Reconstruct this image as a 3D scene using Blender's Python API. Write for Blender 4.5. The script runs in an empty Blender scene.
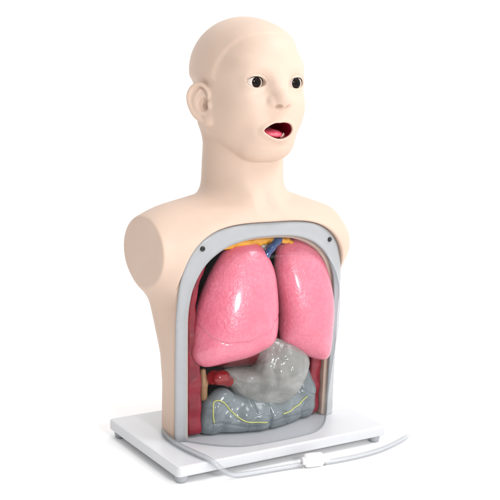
import bpy, math, random
import numpy as np
from mathutils import Vector, Matrix

SC = bpy.context.scene
COL = SC.collection
rng = np.random.default_rng(7)
random.seed(7)

# ------------------------------------------------------------------ camera
cam_data = bpy.data.cameras.new("camera")
cam = bpy.data.objects.new("camera", cam_data)
COL.objects.link(cam)
YAW, PIT, ROL = math.radians(32.5514), math.radians(9.8337), math.radians(1.7851)
fw = Vector((math.sin(YAW) * math.cos(PIT), math.cos(YAW) * math.cos(PIT), -math.sin(PIT)))
rt = Vector((math.cos(YAW), -math.sin(YAW), 0))
up = rt.cross(fw)
rt, up = rt * math.cos(ROL) + up * math.sin(ROL), up * math.cos(ROL) - rt * math.sin(ROL)
cam.matrix_world = Matrix(((rt.x, up.x, -fw.x, -0.8059), (rt.y, up.y, -fw.y, -1.274),
                           (rt.z, up.z, -fw.z, 0.5512), (0, 0, 0, 1)))
cam_data.sensor_width = 36.0
cam_data.lens = 2.0433 * 36.0
cam_data.clip_start = 0.05
cam_data.clip_end = 200
SC.camera = cam

# ------------------------------------------------------------------ light: white photo tent and two softboxes
world = bpy.data.worlds.new("World")
SC.world = world
world.use_nodes = True
bg = world.node_tree.nodes["Background"]
wt = world.node_tree                      # studio dome: white all round, dimmer on the left
w_tc = wt.nodes.new('ShaderNodeTexCoord')
w_dot = wt.nodes.new('ShaderNodeVectorMath')
w_dot.operation = 'DOT_PRODUCT'
w_dot.inputs[1].default_value = (0.85, 0.30, 0.43)
wt.links.new(w_tc.outputs['Generated'], w_dot.inputs[0])
w_rng = wt.nodes.new('ShaderNodeMapRange')
w_rng.inputs[1].default_value = -0.75
w_rng.inputs[2].default_value = 0.12
w_rng.inputs[3].default_value = 0.10
w_rng.inputs[4].default_value = 1.30
wt.links.new(w_dot.outputs['Value'], w_rng.inputs[0])
wt.links.new(w_rng.outputs[0], bg.inputs[1])
bg.inputs[0].default_value = (1.0, 1.0, 1.0, 1)


def area(name, loc, target, sx, sy, power, col=(1, 1, 1)):
    d = bpy.data.lights.new(name, 'AREA')
    d.shape = 'RECTANGLE'
    d.size, d.size_y = sx, sy
    d.energy = power
    d.color = col
    o = bpy.data.objects.new(name, d)
    COL.objects.link(o)
    o.location = loc
    o.rotation_euler = (Vector(target) - Vector(loc)).to_track_quat('-Z', 'Y').to_euler()
    return o


area("key_softbox", (-0.18, -1.88, 0.95), (0, 0, 0.33), 0.26, 0.22, 15)
area("fill_softbox", (0.8, -0.9, 1.9), (0, 0, 0.35), 0.7, 0.7, 16)

SC.view_settings.view_transform = 'Standard'
SC.view_settings.look = 'None'
SC.view_settings.exposure = 0.0
SC.view_settings.gamma = 1.0
SC.cycles.max_bounces = 12
SC.cycles.transparent_max_bounces = 16
SC.cycles.sample_clamp_indirect = 5.0


# ------------------------------------------------------------------ materials
def lin(r, g, b):
    def c(v):
        v /= 255.0
        return v / 12.92 if v <= 0.04045 else ((v + 0.055) / 1.055) ** 2.4
    return (c(r), c(g), c(b), 1)


class NT:
    def __init__(self, name):
        self.m = bpy.data.materials.new(name)
        self.m.use_nodes = True
        self.t = self.m.node_tree
        self.b = self.t.nodes["Principled BSDF"]
        self.out = self.t.nodes["Material Output"]

    def n(self, typ, **kw):
        nd = self.t.nodes.new(typ)
        for k, v in kw.items():
            if k.startswith('i_'):
                nd.inputs[k[2:].replace('_', ' ')].default_value = v
            else:
                setattr(nd, k, v)
        return nd

    def l(self, a, b):
        self.t.links.new(a, b)

    def p(self, **kw):
        for k, v in kw.items():
            self.b.inputs[k.replace('_', ' ')].default_value = v

    def coord(self):
        return self.n('ShaderNodeTexCoord').outputs['Object']

    def noise(self, scale, detail=3, rough=0.5, dist=0.0):
        nd = self.n('ShaderNodeTexNoise')
        nd.inputs['Scale'].default_value = scale
        nd.inputs['Detail'].default_value = detail
        nd.inputs['Roughness'].default_value = rough
        nd.inputs['Distortion'].default_value = dist
        self.l(self.coord(), nd.inputs['Vector'])
        return nd.outputs['Fac']

    def voro(self, scale, feature='F1', rnd=1.0):
        nd = self.n('ShaderNodeTexVoronoi', feature=feature)
        nd.inputs['Scale'].default_value = scale
        nd.inputs['Randomness'].default_value = rnd
        self.l(self.coord(), nd.inputs['Vector'])
        return nd.outputs['Distance']

    def ramp(self, fac, stops):
        r = self.n('ShaderNodeValToRGB')
        e = r.color_ramp.elements
        while len(e) < len(stops):
            e.new(0.5)
        for el, (p, c) in zip(e, stops):
            el.position = p
            el.color = c
        self.l(fac, r.inputs[0])
        return r.outputs[0]

    def color(self, sock):
        self.l(sock, self.b.inputs['Base Color'])

    def bump(self, sock, strength, dist, prev=None):
        b = self.n('ShaderNodeBump')
        b.inputs['Strength'].default_value = strength
        b.inputs['Distance'].default_value = dist
        self.l(sock, b.inputs['Height'])
        if prev is not None:
            self.l(prev, b.inputs['Normal'])
        self.l(b.outputs[0], self.b.inputs['Normal'])
        return b.outputs[0]


def mat_skin():
    k = NT("skin_vinyl")
    f = k.noise(9, 4, 0.55)
    k.color(k.ramp(f, [(0.3, lin(202, 176, 158)), (0.7, lin(209, 185, 168))]))
    k.p(Roughness=0.5, Specular_IOR_Level=0.3)
    k.p(Subsurface_Weight=0.12, Subsurface_Scale=0.006)
    k.b.inputs['Subsurface Radius'].default_value = (1.0, 0.5, 0.3)
    n1 = k.bump(k.noise(60, 3), 0.10, 0.004)
    k.bump(k.noise(700, 2), 0.10, 0.0006, n1)
    return k.m


def mat_plain(name, rgb, rough, var=8, spec=0.5, bump=0.0, bscale=200, coat=0.0, nscale=20):
    k = NT(name)
    f = k.noise(nscale, 3)
    lo = lin(*[max(0, c - var) for c in rgb])
    hi = lin(*[min(255, c + var) for c in rgb])
    k.color(k.ramp(f, [(0.3, lo), (0.7, hi)]))
    k.p(Roughness=rough, Specular_IOR_Level=spec, Coat_Weight=coat, Coat_Roughness=0.08)
    if bump:
        k.bump(k.noise(bscale, 3), bump, 0.002)
    return k.m


def mat_lung():
    k = NT("pink_lung_paint")
    big = k.noise(22, 4, 0.6)
    base = k.ramp(big, [(0.25, lin(220, 106, 128)), (0.75, lin(232, 130, 150))])
    nz = k.n('ShaderNodeTexNoise')
    nz.inputs['Scale'].default_value = 60
    k.l(k.coord(), nz.inputs['Vector'])
    mx = k.n('ShaderNodeMixRGB', blend_type='LINEAR_LIGHT')
    mx.inputs[0].default_value = 0.02
    k.l(k.coord(), mx.inputs[1])
    k.l(nz.outputs['Color'], mx.inputs[2])
    v = k.n('ShaderNodeTexVoronoi', feature='DISTANCE_TO_EDGE')
    v.inputs['Scale'].default_value = 95
    k.l(mx.outputs[0], v.inputs['Vector'])
    line = k.ramp(v.outputs['Distance'], [(0.0, (0, 0, 0, 1)), (0.16, (1, 1, 1, 1))])
    mix = k.n('ShaderNodeMixRGB')
    k.l(line, mix.inputs[0])
    mix.inputs[1].default_value = lin(206, 90, 114)
    k.l(base, mix.inputs[2])
    m2 = k.n('ShaderNodeMixRGB')
    m2.inputs[0].default_value = 0.35
    k.l(mix.outputs[0], m2.inputs[2])
    k.l(base, m2.inputs[1])
    k.color(m2.outputs[0])
    k.p(Roughness=0.32, Specular_IOR_Level=0.5, Coat_Weight=0.7, Coat_Roughness=0.11)
    a = k.bump(k.noise(38, 3), 0.28, 0.004)
    a = k.bump(k.noise(120, 2), 0.35, 0.0022, a)
    a = k.bump(line, 0.10, 0.0006, a)
    k.bump(k.voro(300, 'SMOOTH_F1'), 0.45, 0.0009, a)
    return k.m


def mat_muscle():
    k = NT("crimson_muscle_paint")
    f = k.noise(45, 4)
    k.color(k.ramp(f, [(0.3, lin(112, 8, 28)), (0.7, lin(150, 20, 44))]))
    k.p(Roughness=0.3, Specular_IOR_Level=0.5)
    k.bump(k.noise(90, 3), 0.35, 0.003)
    return k.m


def mat_clear(name, tint, gloss=0.05, milk=0.04, milk_col=(0.8, 0.82, 0.84, 1), scratch=0.0, refl=0.35, base=0.004, edge=None, epow=2.0):
    k = NT(name)
    k.t.nodes.remove(k.b)
    tr = k.n('ShaderNodeBsdfTransparent')
    tr.inputs[0].default_value = tint
    gl = k.n('ShaderNodeBsdfGlossy')
    gl.inputs['Roughness'].default_value = gloss
    df = k.n('ShaderNodeBsdfDiffuse')
    df.inputs[0].default_value = milk_col
    lw = k.n('ShaderNodeLayerWeight')
    lw.inputs[0].default_value = 0.5
    pw = k.n('ShaderNodeMath', operation='POWER')
    k.l(lw.outputs['Facing'], pw.inputs[0])
    pw.inputs[1].default_value = 4.0
    if edge is not None:                     # a longer way through the plastic where it turns away
        p2 = k.n('ShaderNodeMath', operation='POWER')
        k.l(lw.outputs['Facing'], p2.inputs[0])
        p2.inputs[1].default_value = epow
        mc_ = k.n('ShaderNodeMixRGB')
        k.l(p2.outputs[0], mc_.inputs[0])
        mc_.inputs[1].default_value = tint
        mc_.inputs[2].default_value = edge
        k.l(mc_.outputs[0], tr.inputs[0])
    fr = k.n('ShaderNodeMath', operation='MULTIPLY_ADD')
    k.l(pw.outputs[0], fr.inputs[0])
    fr.inputs[1].default_value = refl
    fr.inputs[2].default_value = base
    m1 = k.n('ShaderNodeMixShader')
    m2 = k.n('ShaderNodeMixShader')
    if scratch:
        nz = k.noise(14, 5, 0.65, 1.0)
        fac = k.ramp(nz, [(0.35, (milk * (1 - scratch),) * 3 + (1,)), (0.75, (milk * (1 + scratch),) * 3 + (1,))])
        k.l(fac, m1.inputs[0])
    else:
        m1.inputs[0].default_value = milk
    k.l(tr.outputs[0], m1.inputs[1])
    k.l(df.outputs[0], m1.inputs[2])
    k.l(fr.outputs[0], m2.inputs[0])
    k.l(m1.outputs[0], m2.inputs[1])
    k.l(gl.outputs[0], m2.inputs[2])
    k.l(m2.outputs[0], k.out.inputs['Surface'])
    return k.m


def mat_stomach():
    k = NT("cloudy_grey_vinyl")
    nz = k.noise(26, 4, 0.6, 0.8)
    k.color(k.ramp(nz, [(0.3, lin(172, 171, 165)), (0.7, lin(222, 221, 215))]))
    k.p(Roughness=0.12, Specular_IOR_Level=0.7, Coat_Weight=0.6, Coat_Roughness=0.05)
    v = k.voro(26, 'SMOOTH_F1')
    n1 = k.bump(v, 0.35, 0.012)
    k.bump(k.noise(32, 2, 0.5, 1.5), 0.5, 0.008, n1)
    tr = k.n('ShaderNodeBsdfTransparent')
    tr.inputs[0].default_value = (0.8, 0.8, 0.78, 1)
    mx = k.n('ShaderNodeMixShader')
    mx.inputs[0].default_value = 0.48
    k.l(tr.outputs[0], mx.inputs[1])
    k.l(k.b.outputs[0], mx.inputs[2])
    k.l(mx.outputs[0], k.out.inputs['Surface'])
    return k.m


def mat_eye():
    k = NT("painted_eye")
    # radial distance from the optical axis (object -Y)
    sep = k.n('ShaderNodeSeparateXYZ')
    k.l(k.coord(), sep.inputs[0])

    def mth(op, a, b=None):
        m = k.n('ShaderNodeMath', operation=op)
        for i, v in enumerate((a, b)):
            if v is None:
                continue
            if isinstance(v, (int, float)):
                m.inputs[i].default_value = v
            else:
                k.l(v, m.inputs[i])
        return m.outputs[0]
    r2 = mth('ADD', mth('MULTIPLY', sep.outputs[0], sep.outputs[0]), mth('MULTIPLY', sep.outputs[2], sep.outputs[2]))
    rr = mth('MULTIPLY', mth('SQRT', r2), 100.0)
    k.color(k.ramp(rr, [(0.0, lin(8, 6, 6)), (0.30, lin(10, 7, 7)), (0.36, lin(30, 17, 13)), (0.60, lin(22, 12, 10)),
                        (0.715, lin(14, 9, 8)), (0.76, lin(214, 202, 194))]))
    k.p(Roughness=0.07, Specular_IOR_Level=0.14)
    return k.m


M = dict(
    skin=mat_skin(),
    lung=mat_lung(),
    muscle=mat_muscle(),
    eye=mat_eye(),
    stomach=mat_stomach(),
    clear=mat_clear("clear_cover_plastic", (0.955, 0.962, 0.97, 1), 0.0, 0.006, scratch=0.8, refl=0.28, edge=(0.62, 0.65, 0.67, 1), epow=2.2),
    flange=mat_clear("frosted_flange_plastic", (0.93, 0.93, 0.93, 1), 0.22, 0.72, lin(186, 188, 191), scratch=0.05, refl=0.25, base=0.02),
    tube=mat_clear("clear_tube_vinyl", (0.94, 0.945, 0.95, 1), 0.08, 0.17, lin(220, 222, 225), edge=(0.42, 0.44, 0.46, 1), epow=2.5, base=0.02),
    floor=mat_clear("cover_floor_plastic", (0.985, 0.987, 0.99, 1), 0.1, 0.04, lin(210, 212, 214), refl=0.0),
    edge=mat_clear("cover_edge_plastic", (0.85, 0.86, 0.87, 1), 0.1, 0.35, lin(190, 193, 196)),
    connector=mat_plain("white_connector_plastic", (238, 238, 238), 0.3, 3),
    board=mat_plain("white_board_laminate", (205, 206, 209), 0.35, 2, bump=0.05, bscale=120),
    foot=mat_plain("grey_rubber", (164, 166, 170), 0.5, 6),
    intestine=mat_plain("grey_blue_paint", (114, 123, 126), 0.24, 12, spec=0.5, bump=0.35, bscale=110, coat=0.3, nscale=30),
    line=mat_plain("yellow_green_paint", (188, 190, 112), 0.35, 10),
    fat=mat_plain("yellow_fat_paint", (226, 160, 34), 0.3, 16, bump=0.5, bscale=160, coat=0.2, nscale=70),
    vein=mat_plain("blue_vein_paint", (38, 74, 122), 0.18, 10, coat=0.4),
    trachea=mat_plain("pale_cartilage_paint", (206, 212, 204), 0.25, 8, coat=0.3),
    liver=mat_plain("dark_red_paint", (104, 22, 30), 0.25, 14, coat=0.3, bump=0.2, bscale=60),
    dark=mat_plain("dark_maroon", (26, 8, 11), 0.5, 5),
    lash=mat_plain("black_lash_paint", (22, 15, 13), 0.5, 4),
    red=mat_plain("bright_red_paint", (138, 10, 16), 0.2, 12, coat=0.4),
    tan=mat_plain("tan_paint", (150, 112, 74), 0.4, 14),
    mouth=mat_plain("mouth_red_paint", (122, 14, 30), 0.3, 10, coat=0.3),
    tongue=mat_plain("tongue_pink_paint", (226, 92, 112), 0.25, 8, coat=0.3, bump=0.2, bscale=300),
    tooth=mat_plain("ivory_paint", (232, 218, 198), 0.3, 5),
    screw=mat_plain("black_screw", (26, 26, 28), 0.35, 6),
    ground=mat_plain("white_paper", (253, 253, 253), 0.9, 1, spec=0.0),
)


# ------------------------------------------------------------------ object helpers
def link(name, me, mat, parent=None, smooth=True, loc=None):
    if smooth:
        me.polygons.foreach_set('use_smooth', np.ones(len(me.polygons), bool))
    me.materials.append(mat)
    o = bpy.data.objects.new(name, me)
    COL.objects.link(o)
    if parent is not None:
        o.parent = parent
    if loc is not None:
        o.location = loc
    return o


def mesh_np(name, V, F):
    V = np.asarray(V, np.float32)
    F = np.asarray(F, np.int32)
    me = bpy.data.meshes.new(name)
    me.vertices.add(len(V))
    me.vertices.foreach_set('co', V.ravel())
    k = F.shape[1]
    me.loops.add(F.size)
    me.loops.foreach_set('vertex_index', F.ravel())
    me.polygons.add(len(F))
    me.polygons.foreach_set('loop_start', np.arange(0, F.size, k, dtype=np.int32))
    me.polygons.foreach_set('loop_total', np.full(len(F), k, np.int32))
    me.update(calc_edges=True)
    me.validate()
    return me


def mesh_py(name, V, F):
    me = bpy.data.meshes.new(name)
    me.from_pydata([tuple(v) for v in V], [], [tuple(f) for f in F])
    me.validate()
    me.update()
    return me


def empty(name, loc, label, cat):
    o = bpy.data.objects.new(name, None)
    o.empty_display_size = 0.05
    COL.objects.link(o)
    o.location = loc
    o['label'] = label
    o['category'] = cat
    return o


# ------------------------------------------------------------------ signed-distance modelling
def smin(a, b, k):
    h = np.maximum(k - np.abs(a - b), 0) / k
    return np.minimum(a, b) - h * h * k * 0.25


def smax(a, b, k):
    return -smin(-a, -b, k)


def ell(p, c, r):
    q = (p - np.array(c, np.float32)) / np.array(r, np.float32)
    k0 = np.sqrt((q * q).sum(-1))
    q2 = q / np.array(r, np.float32)
    k1 = np.sqrt((q2 * q2).sum(-1)) + 1e-9
    return k0 * (k0 - 1.0) / k1


def sph(p, c, r):
    d = p - np.array(c, np.float32)
    return np.sqrt((d * d).sum(-1)) - r


def cap(p, a, b, ra, rb=None):
    rb = ra if rb is None else rb
    a = np.array(a, np.float32)
    b = np.array(b, np.float32)
    ab = b - a
    t = np.clip(((p - a) @ ab) / (ab @ ab), 0, 1)
    d = p - a - t[..., None] * ab
    return np.sqrt((d * d).sum(-1)) - (ra + (rb - ra) * t)


def chain(p, pts, rad, k=None):
    f = None
    for i in range(len(pts) - 1):
        g = cap(p, pts[i], pts[i + 1], rad[i], rad[i + 1])
        f = g if f is None else (np.minimum(f, g) if k is None else smin(f, g, k))
    return f


def poly2d(x, z, P):
    P = np.array(P, np.float32)
    d = np.full(x.shape, 1e9, np.float32)
    s = np.ones(x.shape, bool)
    n = len(P)
    for i in range(n):
        a, b = P[i], P[i - 1]
        e = b - a
        wx, wz = x - a[0], z - a[1]
        t = np.clip((wx * e[0] + wz * e[1]) / (e @ e), 0, 1)
        dx, dz = wx - e[0] * t, wz - e[1] * t
        d = np.minimum(d, dx * dx + dz * dz)
        c1 = z >= a[1]
        c2 = z < b[1]
        c3 = e[0] * wz > e[1] * wx
        s ^= ((c1 & c2 & c3) | (~c1 & ~c2 & ~c3))
    return np.where(s, 1, -1) * np.sqrt(d)


def mirror(p):
    q = p.copy()
    q[..., 0] = np.abs(q[..., 0])
    return q


def mesh_sdf(name, f, lo, hi, h, iters=4):
    lo = np.array(lo, float)
    hi = np.array(hi, float)
    B = 4
    nb = np.ceil((hi - lo) / (h * B)).astype(int)
    n = nb * B                                   # cells; the points are n + 1
    ax = [lo[i] + h * np.arange(n[i] + 1) for i in range(3)]
    cc = [lo[i] + h * B * (np.arange(nb[i]) + 0.5) for i in range(3)]
    G = np.stack(np.meshgrid(*cc, indexing='ij'), -1).reshape(-1, 3).astype(np.float32)
    fc = f(G).reshape(nb)
    act = np.abs(fc) < h * B * 1.25
    up_ = lambda a: a.repeat(B, 0).repeat(B, 1).repeat(B, 2)
    F = np.full(n + 1, 1.0, np.float32)
    F[:-1, :-1, :-1] = up_(np.where(fc < 0, -1.0, 1.0).astype(np.float32))
    mk = np.zeros(n + 1, bool)
    ua = up_(act)
    for dx in (0, 1):
        for dy in (0, 1):
            for dz in (0, 1):
                mk[dx:n[0] + dx, dy:n[1] + dy, dz:n[2] + dz] |= ua
    I = np.argwhere(mk)
    P = np.stack([ax[0][I[:, 0]], ax[1][I[:, 1]], ax[2][I[:, 2]]], -1).astype(np.float32)
    vals = np.empty(len(P), np.float32)
    for s in range(0, len(P), 400000):
        vals[s:s + 400000] = f(P[s:s + 400000])
    F[mk] = vals
    S = F < 0
    cnt = np.zeros(n, np.int8)
    for dx in (0, 1):
        for dy in (0, 1):
            for dz in (0, 1):
                cnt += S[dx:n[0] + dx, dy:n[1] + dy, dz:n[2] + dz]
    cell = (cnt > 0) & (cnt < 8)
    idx = np.full(n, -1, np.int32)
    C = np.argwhere(cell)
    idx[cell] = np.arange(len(C))
    acc = np.zeros((len(C), 3), np.float32)
    w = np.zeros(len(C), np.float32)
    offs = [(a, b, c) for a in (0, 1) for b in (0, 1) for c in (0, 1)]
    for o in offs:
        for d in range(3):
            if o[d]:
                continue
            o2 = list(o)
            o2[d] = 1
            a = F[C[:, 0] + o[0], C[:, 1] + o[1], C[:, 2] + o[2]]
            b = F[C[:, 0] + o2[0], C[:, 1] + o2[1], C[:, 2] + o2[2]]
            m = (a < 0) != (b < 0)
            t = np.where(m, a / np.where(m, a - b, 1), 0)
            pt = np.tile(np.array(o, np.float32), (len(C), 1))
            pt[:, d] += t
            acc[m] += pt[m]
            w[m] += 1
    V = (lo + h * (C + acc / w[:, None])).astype(np.float32)
    quads = []
    for d in range(3):
        u, v = (d + 1) % 3, (d + 2) % 3
        sl = [slice(1, n[i]) for i in range(3)]
        sl0 = list(sl)
        sl1 = list(sl)
        sl0[d] = slice(0, n[d])
        sl1[d] = slice(1, n[d] + 1)
        a = S[tuple(sl0)]
        b = S[tuple(sl1)]
        E = np.argwhere(a != b)
        base = E.copy()
        base[:, u] += 1
        base[:, v] += 1
        ins = a[tuple(E.T)]

        def ci(du, dv):
            q = base.copy()
            q[:, u] -= du
            q[:, v] -= dv
            return idx[tuple(q.T)]
        Q = np.stack([ci(1, 1), ci(0, 1), ci(0, 0), ci(1, 0)], -1)
        Q[~ins] = Q[~ins][:, ::-1]
        quads.append(Q)
    Q = np.concatenate(quads)
    Q = Q[(Q >= 0).all(1)]
    e = h * 0.25
    V0 = V.copy()
    for it in range(iters):
        f0 = f(V)
        g = np.stack([f(V + np.eye(3, dtype=np.float32)[i] * e) - f(V - np.eye(3, dtype=np.float32)[i] * e) for i in range(3)], -1) / (2 * e)
        gg = (g * g).sum(-1)
        st = -(f0 / np.maximum(gg, 0.05))[:, None] * g
        ln = np.sqrt((st * st).sum(-1))
        st *= np.minimum(1, h * 0.7 / np.maximum(ln, 1e-9))[:, None]
        V = V + st * 0.9
    dv = V - V0
    ln = np.sqrt((dv * dv).sum(-1))
    V = V0 + dv * np.minimum(1, h * 0.9 / np.maximum(ln, 1e-9))[:, None]
    return mesh_np(name, V, Q)


# ------------------------------------------------------------------ body shape (front faces -y)
BASE = 0.0272                    # the board's top


def sheet(x, z):
    """front face of the cut chest: y of the surface the flange is screwed to"""
    k = 0.9 - 0.45 * np.clip((z - 0.2) / 0.1, 0, 1)
    return -0.0610 + k * x * x + 0.25 * np.maximum(z - 0.335, 0)


def interp(z, zs, vs):
    return np.interp(z, zs, vs).astype(np.float32)


Z_ = [0.00, 0.10, 0.145, 0.18, 0.22, 0.26, 0.30, 0.34]
A_ = [0.1405, 0.1415, 0.142, 0.142, 0.142, 0.141, 0.139, 0.136]
B_ = [0.066, 0.068, 0.070, 0.074, 0.080, 0.084, 0.084, 0.075]


AB_ = [0.134, 0.134, 0.140, 0.150, 0.160, 0.165, 0.163, 0.150]     # the back is wider under the arms


def loft(p, grow=0.0):
    x, y, z = p[..., 0], p[..., 1], p[..., 2]
    t = np.clip((y + .035) / .07, 0, 1)
    t = t * t * (3 - 2 * t)
    a = interp(z, Z_, A_) * (1 - t) + interp(z, Z_, AB_) * t + grow
    b = interp(z, Z_, B_) + grow
    yc = -0.012
    front = y < yc
    yb = np.where(front, (y - yc) / (0.060 if grow == 0 else 0.20), (y - yc) / b)
    n = np.where(front, 4.0, 2.35)
    s = (np.abs(x / a) ** n + np.abs(yb) ** n + 1e-12) ** (1 / n)
    return (s - 1) * np.minimum(a, b)


def arch(x, z, w, h, zs, n, taper=0.02):
    wz = w - taper * np.clip(zs - z, 0, 1)
    up_ = ((np.abs(x) / w) ** n + (np.maximum(z - zs, 0) / h) ** n + 1e-12) ** (1 / n)
    return np.where(z > zs, (up_ - 1) * w, np.abs(x) - wz)


def arch_in(x, z, inset=0.0):
    return arch(x, z, 0.1265 - inset, 0.120 - inset, 0.20, 2.6)


def arch_out(x, z):
    return arch(x, z, 0.1415, 0.1405, 0.20, 3.4, 0.012)


def cavity(p, inset=0.0):
    x, y, z = p[..., 0], p[..., 1], p[..., 2]
    f = smax(arch_in(x, z, 0.003 + inset), loft(p, -0.012 - inset), 0.01)
    return smax(f, y - (0.046 - inset), 0.02)


def closed_curve(P, n):
    """closed Catmull-Rom curve through P, n points per span"""
    P = np.array(P)
    m = len(P)
    out = []
    for i in range(m):
        p0, p1, p2, p3 = P[i - 1], P[i], P[(i + 1) % m], P[(i + 2) % m]
        for k in range(n):
            t = k / n
            out.append(.5 * ((2 * p1) + (-p0 + p2) * t + (2 * p0 - 5 * p1 + 4 * p2 - p3) * t * t + (-p0 + 3 * p1 - 3 * p2 + p3) * t ** 3))
    return np.array(out)


MOUTH = [tuple(q) for q in closed_curve([(-.0240, .4728), (-.0170, .4790), (-.0080, .4828), (.0000, .4832), (.0090, .4838), (.0185, .4812), (.0226, .4742),
         (.0190, .4672), (.0100, .4628), (.0010, .4612), (-.0090, .4628), (-.0185, .4675)], 3)]


def head(p0):
    p = p0.copy()
    p[..., 0] = np.sqrt(p0[..., 0] ** 2 + .003 ** 2)
    x, y, z = p[..., 0], p[..., 1], p[..., 2]
    X0 = p0[..., 0]
    f = ell(p, (0, .0215, .5550), (.0728, .0900, .0738))
    f = smin(f, ell(p, (0, -.011, .520), (.0640, .065, .086)), .028)
    f = smin(f, cap(p, (.046, .008, .484), (.022, -.040, .454), .024, .021), .035)        # jaw
    f = smin(f, ell(p, (0, -.050, .452), (.024, .0215, .0195)), .025)                      # chin
    f = smin(f, ell(p, (.031, -.040, .502), (.026, .0285, .026)), .028)                    # cheek
    f = smin(f, ell(p, (0, -.058, .474), (.030, .019, .020)), .020)                       # muzzle
    f = smin(f, ell(p, (.023, -.0455, .559), (.026, .019, .014)), .026)
    f = smin(f, ell(p, (0, -.019, .580), (.052, .051, .036)), .010)                        # forehead                    # brow
    # neck
    q = p.copy()
    q[..., 0] = q[..., 0] / 1.06
    f = smin(f, cap(q, (0, .018, .48), (0, .016, .36), .056, .060), .005)
    f = smin(f, cap(p, (.052, .035, .48), (.016, -.036, .375), .012, .009), .018)         # neck muscle
    f = smin(f, ell(p, (.010, -.0600, .5280), (.010, .0120, .018)), .014)                 # beside the nose bridge
    # eye sockets
    f = smax(f, -ell(p, (.0345, -.0835, .5375), (.018, .0155, .0115)), .016)
    # eyelids round each eyeball
    lid = sph(p, (.0335, -.0545, .5385), .0158)
    dx = (x - .0335) / .0137
    upper = .5385 + .0082 * np.sqrt(np.maximum(1 - dx * dx, 0)) * (1 + .10 * dx)
    lower = .5385 - .0070 * np.sqrt(np.maximum(1 - dx * dx, 0))
    op = np.maximum(np.maximum(z - upper, lower - z), (np.abs(dx) - 1) * .0137)
    op = np.maximum(op, y + .055)
    f = smin(f, lid, .009)
    f = smax(f, -op, .0016)
    # crease above the upper lid
    f = f + .0009 * np.exp(-((z - upper - .0036) / .0012) ** 2) * (np.abs(dx) < 1.15) * (y < -.05)
    # nose
    f = smin(f, cap(p, (0, -.064, .549), (0, -.082, .518), .0065, .0092), .016)
    f = smin(f, sph(p, (0, -.0840, .5165), .0104), .011)
    f = smin(f, ell(p, (.0130, -.0745, .5130), (.0086, .0104, .0080)), .0036)
    f = smax(f, -ell(p, (.0074, -.0850, .5064), (.0036, .0080, .0038)), .0014)
    f = f + .0008 * np.exp(-((x / .0030) ** 2)) * (z < .503) * (z > .488) * (y < -.05)    # philtrum
    # mouth: lips round an open mouth
    m2 = poly2d(X0, z, MOUTH)
    fm = (y < -.035) * 1.0
    f = f - fm * ((.0016 + .0016 / (1 + np.exp((z - .469) / .0015)) * np.exp(-(x / .014) ** 2)) * np.exp(-((m2 - .0020) / .0030) ** 2) - .0003 * np.exp(-((m2 - .0085) / .0024) ** 2))
    f = smax(f, -np.maximum(m2, y + .028), .0022)
    f = f + .0018 * np.exp(-((z - .4515) / .0035) ** 2) * np.exp(-(x / .02) ** 2) * (y < -.04)   # fold under the lip
    # raised hair cap
    yb = interp(z, [.525, .551, .565, .584, .597, .606, .616], [-.012, -.016, -.020, -.029, -.040, -.052, -.075])
    g = np.maximum(z - .6115, np.minimum(y - yb, z - .541))
    f = f - (.0012 + .0020 * np.clip((y + .060) / .025, 0, 1)) / (1 + np.exp(-np.clip(g / .0018, -30, 30))) * (z > .50)
    # ears
    ec = np.array([.0745, .0065, .5060], np.float32)
    near = np.abs(p - ec).max(-1) < .052
    if near.any():
        d = p[near] - ec
        ca, sa = math.cos(.50), math.sin(.50)                  # plate turned outwards to the back
        ex = d[..., 0] * ca - d[..., 1] * sa                   # across the plate
        ey = d[..., 0] * sa + d[..., 1] * ca
        tl = .20                                               # leaning back at the top
        ez = d[..., 2] * math.cos(tl) + ey * math.sin(tl)
        ey = ey * math.cos(tl) - d[..., 2] * math.sin(tl)
        e = np.stack([ex, ey, ez], -1)
        fh = f[near]
        e2 = e.copy()
        e2[..., 0] = ex - .0070 * np.clip((ey + .006) / .024, 0, 1) ** 1.3
        ear = smin(fh, ell(e2, (.0005, .0020, .001), (.0042, .0182, .0275)), .006)
        ear = smin(ear, chain(e, EAR_RIM, EAR_RIM_R), .0022)
        ear = smin(ear, chain(e, EAR_ANTI, EAR_ANTI_R), .0030)
        ear = smin(ear, ell(e, (.0030, -.0050, -.0240), (.0048, .0085, .0085)), .004)
        ear = smax(ear, -ell(e, (.0080, -.0030, -.0010), (.0105, .0080, .0105)), .0025)
        ear = smax(ear, -ell(e, (.0010, -.0070, -.0020), (.0100, .0042, .0050)), .002)
        ear = smin(ear, ell(e, (.0045, -.0125, -.0035), (.0040, .0036, .0058)), .003)
        f[near] = ear
    return f


def open_curve(P, n):
    P = [np.array(q, float) for q in P]
    P = [2 * P[0] - P[1]] + P + [2 * P[-1] - P[-2]]
    out = []
    for i in range(1, len(P) - 2):
        p0, p1, p2, p3 = P[i - 1:i + 3]
        for k in range(n):
            t = k / n
            out.append(.5 * ((2 * p1) + (p2 - p0) * t + (2 * p0 - 5 * p1 + 4 * p2 - p3) * t * t + (-p0 + 3 * p1 - 3 * p2 + p3) * t ** 3))
    out.append(P[-2])
    return out


EAR_RIM = open_curve([(.0020, -.0085, .0030), (.0050, -.0135, .0090), (.0058, -.0120, .0190), (.0065, -.0030, .0270), (.0075, .0095, .0255), (.0085, .0180, .0150),
                      (.0080, .0190, .0010), (.0065, .0140, -.0125), (.0045, .0050, -.0225)], 4)
EAR_RIM_R = list(np.interp(np.linspace(0, 1, len(EAR_RIM)), [0, .15, .5, 1], [.0020, .0027, .0031, .0030]))
EAR_ANTI = open_curve([(.0045, .0010, .0190), (.0060, .0090, .0095), (.0064, .0100, .0000), (.0058, .0075, -.0090), (.0045, -.0010, -.0145)], 4)
EAR_ANTI_R = list(np.interp(np.linspace(0, 1, len(EAR_ANTI)), [0, .4, 1], [.0016, .0025, .0023]))


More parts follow.
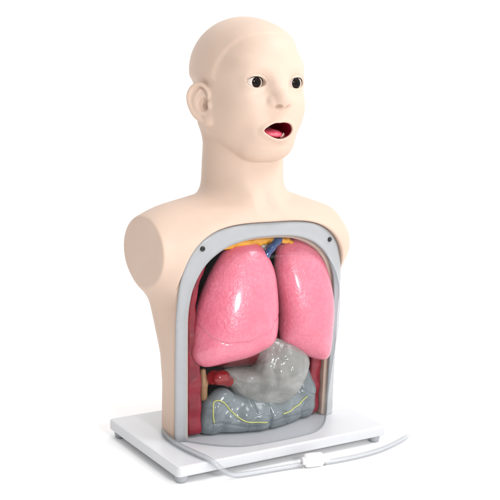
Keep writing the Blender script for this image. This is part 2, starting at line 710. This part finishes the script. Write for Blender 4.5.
def torso(p):
    q = mirror(p)
    x, y, z = q[..., 0], q[..., 1], q[..., 2]
    f = smax(loft(p), ell(np.stack([p[..., 0], p[..., 1], np.maximum(z, .19)], -1), (0, -.005, .19), (.30, .30, .165)), .03)
    rz = .058 + np.clip(.168 - x, 0, .2) * .235 - .008 * (np.maximum(x - .125, 0) / .043) ** 2
    rz = rz - .008 * np.clip((p[..., 0] - .06) / .09, 0, 1)      # this shoulder hangs a little lower
    ry = .064 + np.clip(.168 - x, 0, .2) * .06
    k0 = np.sqrt(((y - .008) / ry) ** 2 + ((z - .297) / rz) ** 2)
    bar = (k0 - 1) * .058
    f = smin(f, bar, .022)
    col = cap(q, (.022, -.048, .357), (.150, -.012, .335), .0050, .004)                   # collar bone
    f = smin(f, col, .022)
    rem = np.maximum(y - sheet(p[..., 0], z), arch_out(p[..., 0], z) - .0012)
    f = smax(f, -rem, .004)
    f = smax(f, x - .168, np.where(p[..., 0] > 0, .034, .0035))
    f = smax(f, -cavity(p), .002)
    f = smax(f, BASE - z, .003)
    return f


def body(p):
    z = p[..., 2]
    a = np.full(z.shape, 1.0, np.float32)
    b = np.full(z.shape, 1.0, np.float32)
    lo_ = z < .47
    hi_ = z > .33
    if lo_.any():
        a[lo_] = torso(p[lo_])
    if hi_.any():
        b[hi_] = head(p[hi_])
    return smin(a, b, .016)


# ------------------------------------------------------------------ setting
gp = mesh_py("backdrop", [(-40, -40, 0.0), (40, -40, 0.0), (40, 40, 0.0), (-40, 40, 0.0)], [(0, 1, 2, 3)])
ground = link("ground", gp, M['ground'], smooth=False)
ground['kind'] = 'structure'

# ------------------------------------------------------------------ base board
BX0, BX1, BY0, BY1 = -0.181, 0.181, -0.1325, 0.0885


def rounded_slab(name, x0, x1, y0, y1, z0, z1, r, bev):
    import bmesh
    bm = bmesh.new()
    prof = [(z0, bev), (z0 + bev * .3, bev * .3), (z0 + bev, 0), (z1 - bev, 0), (z1 - bev * .3, bev * .3), (z1, bev)]
    rings = []
    for z, ins in prof:
        ring = []
        for cx, cy, a0 in ((x1 - r, y1 - r, 0), (x0 + r, y1 - r, 90), (x0 + r, y0 + r, 180), (x1 - r, y0 + r, 270)):
            for k in range(7):
                a = math.radians(a0 + 15 * k)
                ring.append(bm.verts.new((cx + (r - ins) * math.cos(a), cy + (r - ins) * math.sin(a), z)))
        rings.append(ring)
    for a, b in zip(rings, rings[1:]):
        for i in range(len(a)):
            j = (i + 1) % len(a)
            bm.faces.new((a[i], a[j], b[j], b[i]))
    bm.faces.new(list(reversed(rings[0])))
    bm.faces.new(rings[-1])
    me = bpy.data.meshes.new(name)
    bm.to_mesh(me)
    bm.free()
    return me


board = empty("base_board", (0, -0.022, 0), "white rectangular base board on small round grey feet under the torso", "base board")
slab = link("board", rounded_slab("board", BX0, BX1, BY0, BY1, 0.0115, BASE, 0.006, 0.0022), M['board'], board, smooth=False, loc=(0, .022, 0))


def lathe(name, prof, seg=40):
    V, F = [], []
    for r, z in prof:
        for k in range(seg):
            a = 2 * math.pi * k / seg
            V.append((r * math.cos(a), r * math.sin(a), z))
    for i in range(len(prof) - 1):
        for k in range(seg):
            j = (k + 1) % seg
            F.append((i * seg + k, i * seg + j, (i + 1) * seg + j, (i + 1) * seg + k))
    F.append(tuple(reversed(range(seg))))
    F.append(tuple(range((len(prof) - 1) * seg, len(prof) * seg)))
    return mesh_py(name, V, F)


foot_me = lathe("foot", [(.0068, .0003), (.0078, .0010), (.0088, .0050), (.0094, .0090), (.0094, .0114)])
f0 = link("foot", foot_me, M['foot'], board, loc=(BX0 + .013, BY0 + .014 + .022, 0))
for dx, dy in ((BX1 - .013, BY0 + .014), (BX0 + .013, BY1 - .014), (BX1 - .013, BY1 - .014)):
    c = f0.copy()
    COL.objects.link(c)
    c.parent = board
    c.location = (dx, dy + .022, 0)

# ------------------------------------------------------------------ the manikin
man = empty("training_manikin", (0, 0, BASE),
            "bald flesh coloured training manikin with open mouth and pink lungs showing in its open chest", "manikin")
OFF = Vector((0, 0, -BASE))


def part(name, me, mat, parent=None, loc=None, smooth=True):
    p = man if parent is None else parent
    l = Vector(loc) if loc is not None else Vector((0, 0, 0))
    return link(name, me, mat, p, smooth, l + (OFF if parent is None else Vector((0, 0, 0))))


body_o = part("body", mesh_sdf("body", body, (-.180, -.110, .018), (.180, .126, .650), .0012), M['skin'])

def tube_mesh(name, pts, r, seg=14, closed_ends=True):
    P = [Vector(p) for p in pts]
    rr = r if isinstance(r, (list, tuple)) else [r] * len(P)
    V, F = [], []
    prev = None
    for i, p in enumerate(P):
        t = (P[min(i + 1, len(P) - 1)] - P[max(i - 1, 0)]).normalized()
        a = prev - t * prev.dot(t) if prev is not None else t.orthogonal()
        a.normalize()
        prev = a
        b = t.cross(a)
        for k in range(seg):
            w = 2 * math.pi * k / seg
            V.append(p + (a * math.cos(w) + b * math.sin(w)) * rr[i])
    for i in range(len(P) - 1):
        for k in range(seg):
            j = (k + 1) % seg
            F.append((i * seg + k, i * seg + j, (i + 1) * seg + j, (i + 1) * seg + k))
    if closed_ends:
        F.append(tuple(reversed(range(seg))))
        F.append(tuple(range((len(P) - 1) * seg, len(P) * seg)))
    return mesh_py(name, V, F)


# eyes
for sx in (-1, 1):
    V, F = [], []
    nu, nv = 40, 24
    for i in range(nv + 1):
        t = math.pi * i / nv
        for k in range(nu):
            a = 2 * math.pi * k / nu
            V.append((.0147 * math.sin(t) * math.cos(a), -.0147 * math.cos(t), .0147 * math.sin(t) * math.sin(a)))
    for i in range(nv):
        for k in range(nu):
            j = (k + 1) % nu
            F.append((i * nu + k, (i + 1) * nu + k, (i + 1) * nu + j, i * nu + j))
    e = part("eye", mesh_py("eye", V, F), M['eye'], loc=(sx * .0335, -.0545, .5385))
    P_, R_ = [], []
    for k in range(25):
        dx = -.97 + 1.94 * k / 24
        x = .0335 + .0137 * dx
        z = .5385 + .0082 * math.sqrt(1 - dx * dx) * (1 + .10 * dx) - .0002
        y = -.0545 - math.sqrt(max(.01545 ** 2 - (x - .0335) ** 2 - (z - .5385) ** 2, 1e-8))
        P_.append((sx * x, y, z))
        R_.append(.0004 + .00070 * math.sin(math.pi * k / 24) ** .6)
    part("eyelash", tube_mesh("eyelash", P_, R_, 8), M['lash'])

# mouth lining, tongue, lower teeth
MP = np.array(MOUTH)
mc = MP.mean(0)
def march_many(f, x, z, y0=-.13, y1=.05):
    """y of the first surface met going straight back from y0, for arrays of x and z"""
    y = np.full(len(x), y0)
    done = np.zeros(len(x), bool)
    for _ in range(160):
        d = f(np.stack([x, y, z], -1).astype(np.float32))
        done |= d < .0002
        y = np.where(done | (y > y1), y, y + np.maximum(d * .7, .0002))
    return y


V, F = [], []
dense = MP
outer = mc + (dense - mc) * 1.10
yf = march_many(body, outer[:, 0], outer[:, 1])
for _ in range(4):
    yf = .25 * np.roll(yf, 1) + .5 * yf + .25 * np.roll(yf, -1)
rings = [(.985, 0.0), (.985, .25), (.985, .5), (.98, .75), (.94, .92), (.5, .99), (.01, 1.0)]
for s_, t in rings:
    for q, y in zip(dense, yf + .0030):
        w = mc + (q - mc) * s_
        V.append((w[0], y * (1 - t) - .0290 * t, w[1]))
n = len(dense)
for i in range(len(rings) - 1):
    for k in range(n):
        j = (k + 1) % n
        F.append((i * n + k, i * n + j, (i + 1) * n + j, (i + 1) * n + k))
part("mouth_lining", mesh_py("mouth_lining", V, F), M['mouth'])


def f_tongue(p):
    f = ell(p, (-.003, -.0545, .4660), (.0205, .0205, .0082))
    g = np.exp(-((p[..., 0] + .006) / .003) ** 2)
    f = f + .0010 * g
    return smax(f, poly2d(p[..., 0], p[..., 2], [tuple(mc + (q - mc) * .96) for q in MP]), .002)


part("tongue", mesh_sdf("tongue", f_tongue, (-.028, -.078, .452), (.028, -.026, .482), .0010), M['tongue'])


def f_tooth(p):
    f = chain(p, [(.0100, -.0672, .4625), (.0140, -.0655, .4640), (.0170, -.0636, .4672)], [.0015, .0019, .0014], .002)
    return f


part("lower_tooth", mesh_sdf("lower_tooth", f_tooth, (.001, -.073, .458), (.020, -.058, .474), .0006), M['tooth'])

# muscle layer lining the chest wall
def f_muscle(p):
    x, y, z = p[..., 0], p[..., 1], p[..., 2]
    t = interp(z, [0.0, .12, .16, .24, .34], [.0135, .0135, .011, .009, .008])
    f = cavity(p, .0018)
    inner = smax(smax(arch_in(x, z, .004) + t, loft(p, -.013) + t, .01), y - .036, .02)
    f = smax(f, -inner, .003)
    f = smax(f, sheet(x, z) + .006 + .016 * np.clip((z - .24) / .04, 0, 1) * np.clip((.108 - np.abs(x)) / .025, 0, 1) + .0012 * np.sin(z * 190 + 3 * np.sign(x)) - y, .003)
    return smax(f, BASE + .005 - z, .002)


def f_backwall(p):
    x, y, z = p[..., 0], p[..., 1], p[..., 2]
    t = interp(z, [0.0, .12, .16, .24, .34], [.0135, .0135, .011, .009, .008])
    inner = smax(smax(arch_in(x, z, .004) + t, loft(p, -.013) + t, .01), y - .036, .02)
    f = smax(inner - .002, -(inner + .003), .002)
    f = smax(f, sheet(x, z) + .024 - y, .003)
    return smax(f, BASE + .007 - z, .002)


part("back_wall", mesh_sdf("back_wall", f_backwall, (-.140, -.060, .026), (.140, .060, .335), .0026), M['dark'])  # near-black shell covering the deep inside of the chest cavity
part("muscle_layer", mesh_sdf("muscle_layer", f_muscle, (-.140, -.075, .026), (.140, .060, .335), .0022), M['muscle'])


# fat pad under the arch
def f_fat(p):
    P_ = []
    for k in range(13):
        x = -.062 + .118 * k / 12
        z = .20 + .1145 * (1 - (abs(x) / .1205) ** 2.6) ** (1 / 2.6)
        P_.append((x, -.040 + .6 * x * x, z - .0035))
    R_ = [.003 + .0042 * math.sin(math.pi * k / 12) + .0008 * math.sin(k * 2.3) for k in range(13)]
    f = chain(p, P_, R_, .003)
    return f + .0006 * np.sin(p[..., 0] * 420) * np.sin(p[..., 2] * 380 + p[..., 0] * 130)


part("fat_layer", mesh_sdf("fat_layer", f_fat, (-.078, -.070, .275), (.078, -.030, .328), .0012), M['fat'])


# windpipe and veins between the lung tips
def f_trachea(p):
    f = cap(p, (.007, -.034, .316), (.010, -.026, .262), .0088, .0088)
    return f + .0010 * np.sin((p[..., 2]) * 1000)


part("windpipe", mesh_sdf("windpipe", f_trachea, (-.010, -.050, .245), (.026, -.008, .332), .0013), M['trachea'])


def f_vein1(p):
    return chain(p, [(.040, -.036, .318), (.026, -.046, .310), (.012, -.050, .300), (.004, -.048, .288), (.004, -.038, .262)],
                 [.0050, .0058, .0056, .0052, .0048], .004)


part("vein", mesh_sdf("vein", f_vein1, (-.010, -.070, .250), (.052, -.035, .328), .0012), M['vein'])


def f_vein2(p):
    return chain(p, [(-.020, -.030, .318), (-.008, -.036, .308), (-.003, -.036, .296), (-.002, -.030, .268)], [.0036, .0042, .0042, .0038], .003)


part("vein", mesh_sdf("vein", f_vein2, (-.030, -.046, .258), (.008, -.020, .326), .0012), M['vein'])

# lungs
LUNG_A = dict(c=(-.0331 - .0083, -.049, .2055 + .0025), th=14, T=.036, ctr=(-.012, -.020), sx=1.043, tilt=.19, pw=2.05, o=[(0.0081, 0.1046), (-0.014, 0.0943), (-0.0355, 0.0646), (-0.0525, 0.03), (-0.0629, -0.0043), (-0.0661, -0.0383), (-0.0680, -0.0555), (-0.0620, -0.0675), (-0.0485, -0.0740), (-0.0187, -0.0690), (0.0132, -0.0637), (0.0344, -0.0548), (0.0506, -0.0457), (0.0575, -0.0275), (0.0594, 0.0028), (0.058, 0.0404), (0.0527, 0.0673), (0.0386, 0.0926), (0.0234, 0.1031)],
              fis=[(-0.085, 0.012), (-0.06, -0.0133), (-0.0465, -0.0269), (-0.0257, -0.0345), (0.0069, -0.034), (0.0334, -0.0243), (0.0538, -0.0078), (.075, .012)], fd=.0026)
LUNG_B = dict(c=(0.0843 - .0045, -0.047, 0.2138 + .0015), th=9, T=.033, ctr=(-.010, -.016), sx=1.08, tilt=.17, pw=2.05, o=[(-0.0263, 0.0927), (-0.0095, 0.0993), (0.0063, 0.0932), (0.0207, 0.0769), (0.0324, 0.0519), (0.0403, 0.0196), (0.0429, -0.0146), (0.0395, -0.0492), (0.036, -0.0748), (0.030, -0.0895), (0.0149, -0.0898), (-0.0122, -0.0787), (-0.0326, -0.0665), (-0.0407, -0.0556), (-0.041, -0.0165), (-0.045, 0.0223), (-0.0459, 0.05), (-0.0432, 0.073), (-0.0372, 0.0858)],
              fis=[(-.06, -.030), (-.035, -.043), (-.010, -.047), (.015, -.045), (.06, -.030)], fd=.0005)


def smooth_closed(P, n):
    P = np.array(P)
    m = len(P)
    out = []
    for i in range(m):
        p0, p1, p2, p3 = P[i - 1], P[i], P[(i + 1) % m], P[(i + 2) % m]
        for k in range(12):
            t = k / 12
            out.append(.5 * ((2 * p1) + (-p0 + p2) * t + (2 * p0 - 5 * p1 + 4 * p2 - p3) * t * t + (-p0 + 3 * p1 - 3 * p2 + p3) * t ** 3))
    out = np.array(out)
    for _ in range(14):
        out = .25 * np.roll(out, 1, 0) + .5 * out + .25 * np.roll(out, -1, 0)
    seg = np.linalg.norm(np.roll(out, -1, 0) - out, axis=1)
    s = np.concatenate([[0], np.cumsum(seg)])
    u = np.linspace(0, s[-1], n, endpoint=False)
    cl = np.vstack([out, out[:1]])
    return np.stack([np.interp(u, s, cl[:, 0]), np.interp(u, s, cl[:, 1])], -1)


WRINKLE = np.stack([rng.uniform(-.072, .064, 15), rng.uniform(-.05, .062, 15)], -1)


def pillow(name, c, th, T, o, fis=None, fd=0.0, pw=2.3, nu=260, nv=110, wob=0.0, ctr=(0, 0), back=.8, sx=1.0, tilt=0.0):
    """a rounded solid: outline o in the upright plane through c, bulging T to the front"""
    th = math.radians(th)
    e1 = np.array([math.cos(th), -math.sin(th), 0])
    nn = np.array([-math.sin(th), -math.cos(th), 0])
    O = smooth_closed([(a_ * sx, b_) for a_, b_ in o], nu)
    fis = None if fis is None else [(a_ * sx, b_) for a_, b_ in fis]
    ctr = np.array(ctr)
    O2 = O.copy()
    for _ in range(900):
        O2 = .25 * np.roll(O2, 1, 0) + .5 * O2 + .25 * np.roll(O2, -1, 0)
    V = []
    for i in range(nv + 1):
        a = -math.pi / 2 + math.pi * i / nv
        ca = abs(math.cos(a)) ** (2 / pw)
        sa = math.copysign(abs(math.sin(a)) ** (2 / pw), a)
        q = ctr + ((O - ctr) * ca + (O2 - ctr) * (1 - ca)) * max(ca, 1e-4)
        w = np.full(nu, T * sa * (1 if sa > 0 else back))
        if fis is not None:
            d2 = np.full(nu, 1e9)
            for k in range(len(fis) - 1):
                A, B = np.array(fis[k]), np.array(fis[k + 1])
                ab = B - A
                t = np.clip(((q - A) @ ab) / (ab @ ab), 0, 1)
                dd = q - A - t[:, None] * ab
                d2 = np.minimum(d2, (dd * dd).sum(1))
            fz = np.interp(q[:, 0], [f[0] for f in fis], [f[1] for f in fis])
            below = np.clip((fz - q[:, 1]) / .002, 0, 1)
            w = w - fd * np.exp(-d2 / .0012 ** 2) - fd * .7 * np.exp(-np.sqrt(d2) / .012) * below * (w > 0)
        if wob:
            dc = np.sqrt(((q[:, None, :] - WRINKLE[None]) ** 2).sum(-1)).min(1)
            w = w + .0052 * (1 - dc / .021) * np.clip(sa, 0, 1)
            ph = q @ np.array([61., 37.])
            w = w + wob * (np.sin(ph) + .7 * np.sin(q @ np.array([-83., 71.]) + 1.3) + .6 * np.abs(np.sin(q @ np.array([120., -52.]) + .4))
                           + .5 * np.abs(np.sin(q @ np.array([40., 140.]) + 2.))) * (w > 0) * ca ** .5
        w = w - tilt * q[:, 1]
        V.append(np.array(c) + q[:, :1] * e1 + np.outer(w, nn) + q[:, 1:] * np.array([0, 0, 1.]))
    V = np.concatenate(V)
    i, k = np.meshgrid(np.arange(nv), np.arange(nu), indexing='ij')
    j = (k + 1) % nu
    F = np.stack([i * nu + k, (i + 1) * nu + k, (i + 1) * nu + j, i * nu + j], -1).reshape(-1, 4)
    x0 = V[F[:, 1]] - V[F[:, 0]]
    me = mesh_np(name, V, F)
    import bmesh
    bm = bmesh.new()
    bm.from_mesh(me)
    bmesh.ops.remove_doubles(bm, verts=bm.verts, dist=1e-5)
    bmesh.ops.recalc_face_normals(bm, faces=bm.faces)
    bm.to_mesh(me)
    bm.free()
    return me


la = part("lung", pillow("lung", **LUNG_A), M['lung'])
la['label'] = "pink lung with a curved groove across its lower third"
lb = part("lung", pillow("lung", **LUNG_B), M['lung'])
lb['label'] = "narrower smooth pink lung"

# stomach
STO = [(-0.0698, 0.0102), (-0.0602, -0.0101), (-0.0477, -0.0274), (-0.0321, -0.0417), (-0.0136, -0.0491), (0.0047, -0.0486), (0.0244, -0.0403), (0.0422, -0.0256), (0.0553, -0.0054), (0.0622, 0.0133), (0.0615, 0.0304), (0.0471, 0.0461), (0.0238, 0.0571), (-0.0066, 0.0619), (-0.0167, 0.0466), (-0.0192, 0.0312), (-0.0247, 0.0157), (-0.0368, 0.0149), (-0.0549, 0.0156)]
part("stomach", pillow("stomach", (0.0170, -0.046, 0.1025), 24, .028, STO, pw=2.2, nu=200, nv=70, wob=.0021), M['stomach'])


# liver, pylorus and colon lumps behind
def f_liver(p):
    f = ell(p, (-.015, -.012, .148), (.075, .040, .034))
    f = smin(f, ell(p, (.045, -.008, .150), (.050, .036, .022)), .02)
    return f + .002 * np.sin(p[..., 0] * 60) * np.sin(p[..., 2] * 90)


part("liver", mesh_sdf("liver", f_liver, (-.098, -.060, .105), (.100, .034, .190), .002), M['liver'])


def f_duo(p):
    f = chain(p, [(-.076, -.026, .106), (-.073, -.038, .112), (-.062, -.044, .112), (-.050, -.040, .104)], [.008, .0100, .0105, .009], .004)
    f = smin(f, ell(p, (-.070, -.048, .113), (.010, .009, .010)), .003)
    return f


part("duodenum", mesh_sdf("duodenum", f_duo, (-.104, -.066, .084), (-.034, -.018, .132), .0014), M['red'])


def f_gall(p):
    return chain(p, [(-.088, -.032, .122), (-.088, -.034, .104), (-.086, -.032, .082)], [.0045, .0065, .006], .004)


part("gall_duct", mesh_sdf("gall_duct", f_gall, (-.100, -.046, .068), (-.074, -.018, .134), .0014), M['tan'])


# intestines
FOLDS = [(-.086, .060), (-.068, .058), (-.048, .034), (-.036, .066), (-.012, .038), (.000, .068),
         (.022, .040), (.034, .066), (.052, .040), (.066, .062), (.080, .046), (.082, .084), (-.056, .092)]


def f_int(p):
    p = p * np.array([.93, 1, 1], np.float32) + np.array([-.003, .002, 0], np.float32)
    x, y, z = p[..., 0], p[..., 1], p[..., 2]
    f = ell(p, (.002, -.012, .046), (.093, .058, .042))
    # front coil with pouches
    n_ = 8
    g = None
    for k in range(n_):
        u = -1 + 2 * k / (n_ - 1)
        c = (u * .076 + .002, -.052 + .026 * u * u, .047 + .006 * u * u + .0025 * ((k % 3) - 1))
        e_ = ell(p, c, (.0135, .0215, .0190))
        g = e_ if g is None else smin(g, e_, .003)
    f = smin(f, g, .006)
    f = smin(f, chain(p, [(-.074, -.034, .040), (-.070, -.036, .066), (-.058, -.036, .078), (-.042, -.040, .068)], [.018, .017, .015, .014], .006), .006)
    f = smin(f, chain(p, [(.078, -.034, .046), (.078, -.034, .070), (.074, -.030, .094)], [.021, .020, .018], .006), .008)
    f = smin(f, chain(p, [(.060, -.036, .060), (.030, -.050, .062), (.002, -.054, .060)], [.017, .012, .010], .006), .006)
    f = smin(f, chain(p, [(-.088, -.020, .034), (-.091, -.018, .060), (-.085, -.020, .084)], [.011, .009, .008], .006), .003)
    # creases
    f = f + .0016 * np.exp(-((x - .004 + .1 * (z - .05)) / .0022) ** 2) * (y < -.03)
    f = f + .0013 * np.exp(-((z - .040 - .25 * x * x * 10 * .3 - .003 * np.sin(x * 70)) / .0020) ** 2) * (np.abs(x) < .08)
    dd = np.sort(np.stack([((x - a_) ** 2 + (z - b_) ** 2 * 1.2) for a_, b_ in FOLDS], -1), -1)
    f = f + .0011 * np.exp(-((np.sqrt(dd[..., 1]) - np.sqrt(dd[..., 0])) / .0022) ** 2) * np.clip((-.012 - y) / .02, 0, 1)
    return smax(f, BASE + .0012 - z, .004)


part_int = part("intestine", mesh_sdf("intestine", f_int, (-.112, -.092, .024), (.116, .054, .126), .0015), M['intestine'])


def march_front(f, x, z, y0=-.11):
    y = y0
    for _ in range(200):
        d = float(f(np.array([[x, y, z]], np.float32))[0])
        if d < .0003:
            return y
        y += max(d * .6, .0003)
        if y > .05:
            return None
    return y


def catmull(P, n=10):
    P = [Vector(p) for p in P]
    P = [P[0] * 2 - P[1]] + P + [P[-1] * 2 - P[-2]]
    out = []
    for i in range(1, len(P) - 2):
        p0, p1, p2, p3 = P[i - 1:i + 3]
        for k in range(n):
            t = k / n
            out.append(.5 * ((2 * p1) + (p2 - p0) * t + (2 * p0 - 5 * p1 + 4 * p2 - p3) * t * t + (-p0 + 3 * p1 - 3 * p2 + p3) * t ** 3))
    out.append(P[-2])
    return out


for pts in ([(-.079, .048), (-.082, .064), (-.080, .077), (-.071, .081), (-.061, .074), (-.052, .062), (-.040, .051), (-.026, .046), (-.012, .045), (.000, .043)],
            [(.030, .050), (.046, .053), (.060, .055), (.072, .059), (.083, .066)]):
    P3 = []
    for x, z in pts:
        y = march_front(f_int, x, z)
        if y is not None:
            P3.append((x, y - .0001, z))
    P3 = catmull(P3, 8)
    P3 = [Vector((p.x, (march_front(f_int, p.x, p.z) or p.y) - .0003, p.z)) for p in P3]
    for _ in range(3):
        P3 = [P3[0]] + [(P3[i - 1] + P3[i] * 2 + P3[i + 1]) / 4 for i in range(1, len(P3) - 1)] + [P3[-1]]
    part("nerve_line", tube_mesh("nerve_line", P3, .0010, 10), M['line'], part_int)


# ------------------------------------------------------------------ clear chest cover: flange, dome, screws
def half_w(z, fn, hi):
    lo_, h_ = 0.0, hi
    for _ in range(40):
        m = (lo_ + h_) / 2
        if float(fn(np.array([m]), np.array([z]))[0]) < 0:
            lo_ = m
        else:
            h_ = m
    return lo_


def arch_path(w, h, n, taper, z0, zs=.20, cnt=90):
    pts = []
    for k in range(16):
        z = z0 + (zs - z0) * k / 16
        pts.append((-(w - taper * (zs - z)), z))
    for k in range(cnt + 1):
        a = math.pi - math.pi * k / cnt
        ca, sa = math.cos(a), math.sin(a)
        s = (abs(ca) ** n + abs(sa) ** n) ** (-1 / n)
        pts.append((w * ca * s, zs + h * sa * s))
    for k in range(15, -1, -1):
        z = z0 + (zs - z0) * k / 16
        pts.append(((w - taper * (zs - z)), z))
    return np.array(pts)


inn = arch_path(.1275, .121, 2.6, .02, BASE + .0005)
outp = arch_path(.1415, .1405, 3.4, .012, BASE + .0005)
V, F = [], []
NR = 6
nP = len(inn)
for lay in (0, 1):
    for r_ in range(NR + 1):
        t = r_ / NR
        for i, (a, b) in enumerate(zip(inn, outp)):
            q = a * (1 - t) + b * t
            bend = .0012 * math.sin(i * .23) + .0007 * math.sin(i * .71 + 1)
            lipo = -.0025 * max(0, 1 - t * 5)
            edge = .0008 * (t > .99)
            y = float(sheet(np.array(q[0]), np.array(q[1]))) - (.0052 if lay == 0 else .0016) + bend * .35 + lipo + edge * (1 if lay == 0 else 0)
            V.append((q[0], y, q[1]))
L = (NR + 1) * nP
for r_ in range(NR):
    for i in range(nP - 1):
        a = r_ * nP + i
        F.append((a, a + 1, a + nP + 1, a + nP))
        F.append((L + a, L + a + nP, L + a + nP + 1, L + a + 1))
for i in range(nP - 1):
    F.append((i, L + i, L + i + 1, i + 1))
    a = NR * nP + i
    F.append((a, a + 1, L + a + 1, L + a))
for r_ in range(NR):
    for i in (0, nP - 1):
        a = r_ * nP + i
        F.append((a, a + nP, L + a + nP, L + a))
flange_me = mesh_py("cover_flange", V, F)
cover = None


def dome_y(x, z, off=0.0):
    d = -float(arch_in(np.array([x]), np.array([z]), -.001)[0])
    R = np.interp(z, [.03, .10, .18], [.075, .050, .030])
    t = min(max(d / R, 0), 1)
    g = 1 - (1 - t) ** 2
    return float(sheet(np.array(x), np.array(z))) - .0042 - (.046 - off) * g


V, F = [], []
NV, NU = 70, 60
for lay in (0,):
    for i in range(NV + 1):
        zt = .20 + .121
        t = i / NV
        z = BASE + .0006 + (zt - .0002 - BASE - .0006) * (1 - (1 - t) ** 1.8)
        if z <= .20:
            w = .1275 - .02 * (.20 - z)
        else:
            w = .1275 * max(1 - ((z - .20) / .121) ** 2.6, 0) ** (1 / 2.6)
        for k in range(NU + 1):
            u = math.sin(math.pi / 2 * (-1 + 2 * k / NU))
            x = u * w
            y = dome_y(x, z)
            if lay:
                y += .0012
                x *= .992
            V.append((x, y, z))
L = (NV + 1) * (NU + 1)
for i in range(NV):
    for k in range(NU):
        a = i * (NU + 1) + k
        F.append((a, a + 1, a + NU + 2, a + NU + 1))
cover = part("transparent_cover", mesh_py("transparent_cover", V, F), M['clear'])
fl = part("cover_flange", flange_me, M['flange'])

edge_pts = []
for k in range(61):
    x = .1235 * math.sin(math.pi / 2 * (-1 + k / 30))
    edge_pts.append((x, dome_y(x, BASE + .002) - .0004, BASE + .0014))
part("cover_edge", tube_mesh("cover_edge", edge_pts, .0011, 8), M['edge'], cover)

top_pts = [(x, y + .0012, BASE + .0009) for x, y, z in edge_pts]
Vf = top_pts + [(x * .96, min(float(sheet(np.array(x), np.array(.03))) + .004, -.03), BASE + .0009) for x, y, z in edge_pts]
nf = len(edge_pts)
Vf = Vf + [(x, y, z - .0006) for x, y, z in Vf]
Ff = []
for k in range(nf - 1):
    Ff.append((k, k + 1, nf + k + 1, nf + k))
    Ff.append((2 * nf + k, 3 * nf + k, 3 * nf + k + 1, 2 * nf + k + 1))
part("cover_floor", mesh_py("cover_floor", Vf, Ff), M['floor'], cover, smooth=False)

scr = lathe("screw", [(.0012, 0), (.0036, .0), (.0038, .0008), (.0030, .0022), (.0012, .0024), (.0010, .0014)], 20)
for sx in (-1, 1):
    x, z = sx * .1095, .3085
    y = float(sheet(np.array(x), np.array(z)))
    s = part("screw", scr, M['screw'], fl, loc=(x, y - .0050, z))
    s.rotation_euler = (math.radians(90), 0, math.atan(1.8 * x))

# ------------------------------------------------------------------ drain tube
tb = empty("drain_tube", (-.10, -.14, 0), "long clear plastic tube with a white connector lying in front of the white base board", "tube")
R_T = .0040
path = [(-.112, .012, .0350), (-.136, -.006, .0325), (-.1445, -.036, BASE + R_T), (-.1445, -.074, BASE + R_T), (-.1395, -.110, BASE + R_T + .0005), (-.131, -.1355, .0285),
        (-.117, -.1455, .0150), (-.098, -.146, .0060), (-.073, -.148, R_T + .0003), (-.037, -.1510, R_T + .0003), (.006, -.1560, R_T + .0006)]
path2 = [(.040, -.1630, R_T + .0003), (.062, -.1655, R_T + .0003), (.090, -.1665, R_T + .0003), (.120, -.1655, R_T + .0003), (.150, -.1615, R_T + .0006), (.185, -.153, R_T + .0020), (.216, -.143, R_T + .0040)]
T0 = Vector((.10, .14, 0))


def hollow(name, P, r):
    a = tube_mesh(name, P, r, 18, False)
    b = tube_mesh(name, P, r * .66, 18, False)
    n1 = len(a.vertices)
    V = [v.co.copy() for v in a.vertices] + [v.co.copy() for v in b.vertices]
    F = [tuple(p.vertices) for p in a.polygons] + [tuple(n1 + i for i in reversed(p.vertices)) for p in b.polygons]
    for base in (0, n1 - 18):
        for k in range(18):
            j = (k + 1) % 18
            q = (base + k, base + j, n1 + base + j, n1 + base + k)
            F.append(q if base else tuple(reversed(q)))
    return mesh_py(name, V, F)


link("tube", hollow("tube", catmull(path, 10), R_T), M['tube'], tb, loc=T0)
link("tube", hollow("tube", catmull(path2, 10), R_T), M['tube'], tb, loc=T0)
a, b = Vector((.004, -.1560, .0103)), Vector((.043, -.1635, .0103))
d = (b - a)
prof = [(.05, .0046), (.07, .0056), (.14, .0057), (.17, .0088), (.22, .0098), (.5, .0101), (.78, .0098), (.84, .0088), (.87, .0056), (1.0, .0054), (1.1, .005)]
cp = [a + d * t + Vector((0, 0, .0)) for t, r in prof]
link("connector", tube_mesh("connector", cp, [r for t, r in prof], 32), M['connector'], tb, loc=T0)
